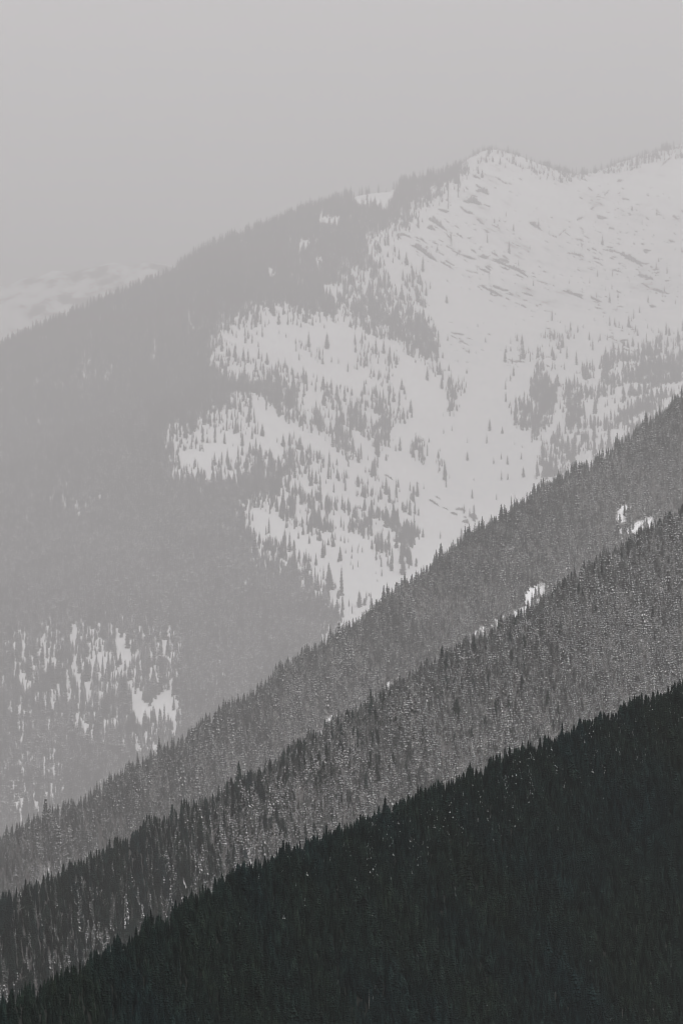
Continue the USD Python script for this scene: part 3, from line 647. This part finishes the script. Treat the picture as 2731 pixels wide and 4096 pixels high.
LEDGES += [(z2(p), t / 3.4137) for p, t in [([(1195, 1160), (1240, 1190), (1290, 1222)], 20), ([(1308, 1228), (1362, 1252)], 16), ([(1370, 1266), (1432, 1288)], 26), ([(1410, 1236), (1492, 1246)], 34), ([(850, 970), (890, 990), (935, 1022)], 18), ([(1462, 1338), (1524, 1346)], 30), ([(1470, 1302), (1502, 1312)], 18), ([(1520, 1290), (1590, 1310)], 40), ([(1100, 1040), (1130, 1048)], 12), ([(1250, 1140), (1300, 1170)], 14)]]

def ledge_mesh(path, thick, seed):
    """A ragged rock step along a line of points on the mountain: closed, its back and foot bedded in the slope."""
    r = np.random.default_rng(seed)
    path = np.array(path, float)
    L = np.concatenate([[0], np.cumsum(np.hypot(*np.diff(path, axis=0).T))])
    n = max(5, int(L[-1] / 2.2))
    q = np.linspace(0, L[-1], n)
    px, py = np.interp(q, L, path[:, 0]), np.interp(q, L, path[:, 1])
    p = on_mountain(px, py + thick * 0.5)
    if len(p) < 4:
        return None
    n = len(p)
    m = p[:, 1] * TV / 1176                                    # metres to a point of the photograph there
    env = np.clip(np.minimum(np.arange(n), np.arange(n)[::-1]) / (0.22 * n), 0.22, 1)
    h = np.clip(thick * m * env * r.uniform(0.45, 1.15, n), 1.2, None)
    out = h * 0.45
    rows = []
    for dz, dy in ((-2.5, 1.0), (-0.5, -1.3), (0.35, -1.0), (0.8, -0.55), (1.0, 0.15), (0.6, 2.2)):
        a = p.copy()
        a[:, 2] += np.where(dz < 0, dz, dz * h) + r.uniform(-0.12, 0.12, n) * h
        a[:, 1] += dy * out + r.uniform(-0.25, 0.25, n) * out
        a[:, 0] += r.uniform(-0.2, 0.2, n) * h
        rows.append(a)
    v = np.stack(rows, 1).reshape(-1, 3)
    k = len(rows)
    f = []
    for i in range(n - 1):
        for j in range(k):
            a, b = i * k + j, i * k + (j + 1) % k
            f += [(a, a + k, b + k), (a, b + k, b)]
    f += [(0, j + 1, j) for j in range(1, k - 1)] + [((n - 1) * k, (n - 1) * k + j, (n - 1) * k + j + 1) for j in range(1, k - 1)]
    return np.array(v), np.array(f)[:, ::-1]

WHERE = [(1.0, 430, 'below the white summit'), (1.0, 560, 'high in the bowl'), (1.0, 720, 'in upper bowl snow'), (1.0, 900, 'in open bowl snow'), (1.0, 3000, 'at the bowl foot')]
for i, (pth, th) in enumerate(LEDGES):
    mm = ledge_mesh(pth, th * 1.05, 900 + i)
    if mm is None:
        continue
    (xa, ya), (xb, yb) = pth[0], pth[-1]
    ln = math.hypot(xb - xa, yb - ya)
    size = 'long' if ln > 45 else 'short' if ln < 18 else 'medium'
    thick = 'thick' if th > 9 else 'thin' if th < 4 else 'narrow'
    where = next(w for _, lim, w in WHERE if ya < lim)
    tag(usdkit.mesh(stage, '/World/' + numbered('rock_ledge'), mm, M_rock), '%s %s grey ledge %s, %d%% across, %d%% down' % (size, thick, where, round((xa + xb) / 2 / 15.68 + 0.001 * i), round((ya + yb) / 2 / 23.52)), 'rock', 'rock ledges showing through the snow')

# the small rocks between the ledges, too small to pick apart
rng = np.random.default_rng(15)
ctr = rng.integers(0, len(LEDGES) - 10, 900)
mid = np.array([p[len(p) // 2] for p, _ in LEDGES])[ctr]
off = rng.normal(0, 1, (900, 2)) * [44, 22]
pp = mid + off; pp[:, 1] += off[:, 0] * 0.45
pp = pp[(pp[:, 0] > 905) & (pp[:, 1] > np.interp(pp[:, 0], [900, 1050, 1120, 1230, 1400, 1568], [500, 400, 372, 410, 405, 362]))]
pts = on_mountain(pp[:, 0], pp[:, 1])
bits = []
for k, q in enumerate(pts):
    b = trimesh.creation.icosphere(1, 1.0)
    sz = rng.gamma(2.0, 0.8) + 0.7
    b.vertices *= rng.uniform(0.6, 1.3, (len(b.vertices), 1)) * [sz * rng.uniform(1.2, 3.5), sz * 0.8, sz * rng.uniform(0.5, 0.9)]
    b.apply_transform(trimesh.transformations.rotation_matrix(rng.normal(0.42, 0.25), [0, 1, 0]))
    b.apply_translation(q + [0, -0.2 * sz, 0])
    bits.append(b)
tag(usdkit.mesh(stage, '/World/scattered_rocks', trimesh.util.concatenate(bits), M_rock), 'small grey rocks poking through the snow of the bowl', 'rocks', None, 'stuff')

# ------------------------------------------------------------------ single trees that stand out
def foot_on(R, px, back=0.0):
    Y = R.Y0
    for _ in range(6):
        X = ray(px, 1000)[0] * Y
        Y = float(R.cy(X)) - back
    X = ray(px, 1000)[0] * Y
    return np.array([X, Y, float(R.z(X, Y))])
SPIRES = [(1173, 1136, 'tall thin spruce spire, left of a close pair on the third crest'), (1181, 1135, 'tall thin spruce spire, right of a close pair on the third crest'), (1089, 1194, 'ragged tall spruce rising alone over the dip of the third crest'), (1040, 1236, 'lone ragged spruce standing over the white gully on the third crest'),
          (1066, 1244, 'short pointed spruce beside the lone ragged one on the third crest'), (881, 1348, 'dark slim spruce, taller of two by the white gully mouth'), (854, 1374, 'dark slim spruce, lower of two by the white gully mouth'), (1127, 1178, 'bushy spruce left of the close pair of spires'), (1198, 1142, 'bushy spruce right of the close pair of spires'),
          (998, 1288, 'slim spruce on the third crest above the snowy gully'), (1020, 1268, 'slim spruce next to the lone ragged one, a little lower'), (520, 1622, 'tall spire left of centre on the third crest'), (404, 1690, 'tall dark spire on the third crest below the snowy clearing'), (1252, 1096, 'pointed spruce where the third crest steepens')]
rng = np.random.default_rng(12)
for i, (px, ty, lab) in enumerate(SPIRES):
    p = foot_on(RC, px, 2.0)
    b = float(project(p)[1])
    h = (b - ty) * p[1] * TV / 1176
    place(SPIRE[i % 4], 'spire_spruce', p + [0, 0, -0.2], h, rng.uniform(0, 360), lab, 'tree', None, 0.95)

TALL_A = [(1347, 1650, 'broad dark conifer rising above the nearest crest, right of its middle'), (1283, 1680, 'slim dark conifer over the nearest crest, left of the broad one'), (1177, 1722, 'dark conifer standing proud on the nearest crest, beside a smaller twin'), (1160, 1732, 'smaller twin of a proud dark conifer on the nearest crest'),
          (1554, 1558, 'tallest dark conifer at the right edge, on top of the nearest crest'), (1100, 1762, 'lone dark conifer tip above the middle of the nearest crest'), (690, 1930, 'dark conifer tip on the nearest crest left of the middle'), (1500, 1592, 'narrow dark conifer just left of the tallest one')]
for i, (px, ty, lab) in enumerate(TALL_A):
    p = foot_on(RA, px, 0.25)
    h = (float(project(p)[1]) - ty) * p[1] * TV / 1176
    place(DARK[(1, 3, 4, 0, 1, 2, 5, 4)[i]], 'dark_conifer', p + [0, 0, -0.02], h, rng.uniform(0, 360), lab, 'tree', None, 1.1 if i in (0, 4) else 0.9)

def hit(R, px, py):
    """The point of a hillside seen at this point of the photograph."""
    a, b = ray(px, py)
    Y = np.linspace(R.Y0 * 0.45, R.Y0 * 1.5, 4000)
    k = np.argmax(R.z(a * Y, Y) > b * Y)
    return np.array([a * Y[k], Y[k], b * Y[k]])
SNAGS_A = [(859, 2310), (868, 2300), (848, 2325), (876, 2330), (862, 2345), (909, 2268), (997, 2312), (1002, 2320), (1085, 2290), (1344, 2312), (1349, 2306), (1292, 2335), (1395, 2345), (1410, 2340), (1430, 2350), (1442, 2335), (1457, 2345), (1482, 2350), (1398, 2150), (1462, 2160), (1465, 2100), (1515, 2180), (1530, 2200), (1540, 2240), (1556, 2190), (1560, 2265), (1525, 2090), (1440, 2080), (1150, 2262), (1160, 2255), (1246, 2070)]
for i, (px, py) in enumerate(SNAGS_A):
    p = hit(RA, px, py)
    side = 'right edge' if px > 1380 else 'middle' if px > 1040 else 'left foot'
    place(SNAG[i % 3], 'pale_snag', p, hA * rng.uniform(0.75, 1.15), rng.uniform(0, 360), 'thin pale bare trunk among dark conifers near the %s of the nearest hillside' % side, 'tree', 'pale bare trunks in the nearest dark wood, ' + side, 0.9, rng.uniform(-3, 3, 2))
SNAGS_B = [(270, 2150), (264, 2130), (276, 2165), (445, 2055), (438, 2045), (452, 2060), (460, 2050), (565, 1985), (340, 2095), (172, 2215), (300, 2110), (285, 2120), (480, 2040), (120, 2200), (60, 2230), (400, 2060), (1104, 1760), (890, 1860)]
for i, (px, py) in enumerate(SNAGS_B):
    p = hit(RB, px, py)
    place(SNAG[i % 3], 'pale_snag', p, hB * rng.uniform(0.8, 1.2), rng.uniform(0, 360), 'thin pale bare trunk on the second hillside just above the dark crest', 'tree', 'pale bare trunks on the second hillside', 1.0, rng.uniform(-3, 3, 2))

# a leaning slab among the trees of the third hillside
def boulder(seed, sx, sy, sz):
    m = trimesh.creation.icosphere(2, 1.0)
    m.vertices *= (0.75 + 0.5 * meshkit.fbm(m.vertices * 1.3 + seed, 3, seed))[:, None] * np.array([sx, sy, sz])
    return m
p = hit(RC, 1421, 1212)
m = boulder(3, 5.2, 1.6, 1.3)
m.apply_transform(trimesh.transformations.rotation_matrix(-0.42, [0, 1, 0])); m.apply_translation(p + [0, -1.0, 0.6])
tag(usdkit.mesh(stage, '/World/rock_slab', m, M_rock), 'dark tilted rock slab in the snowy gap between the second and third crests', 'rock')
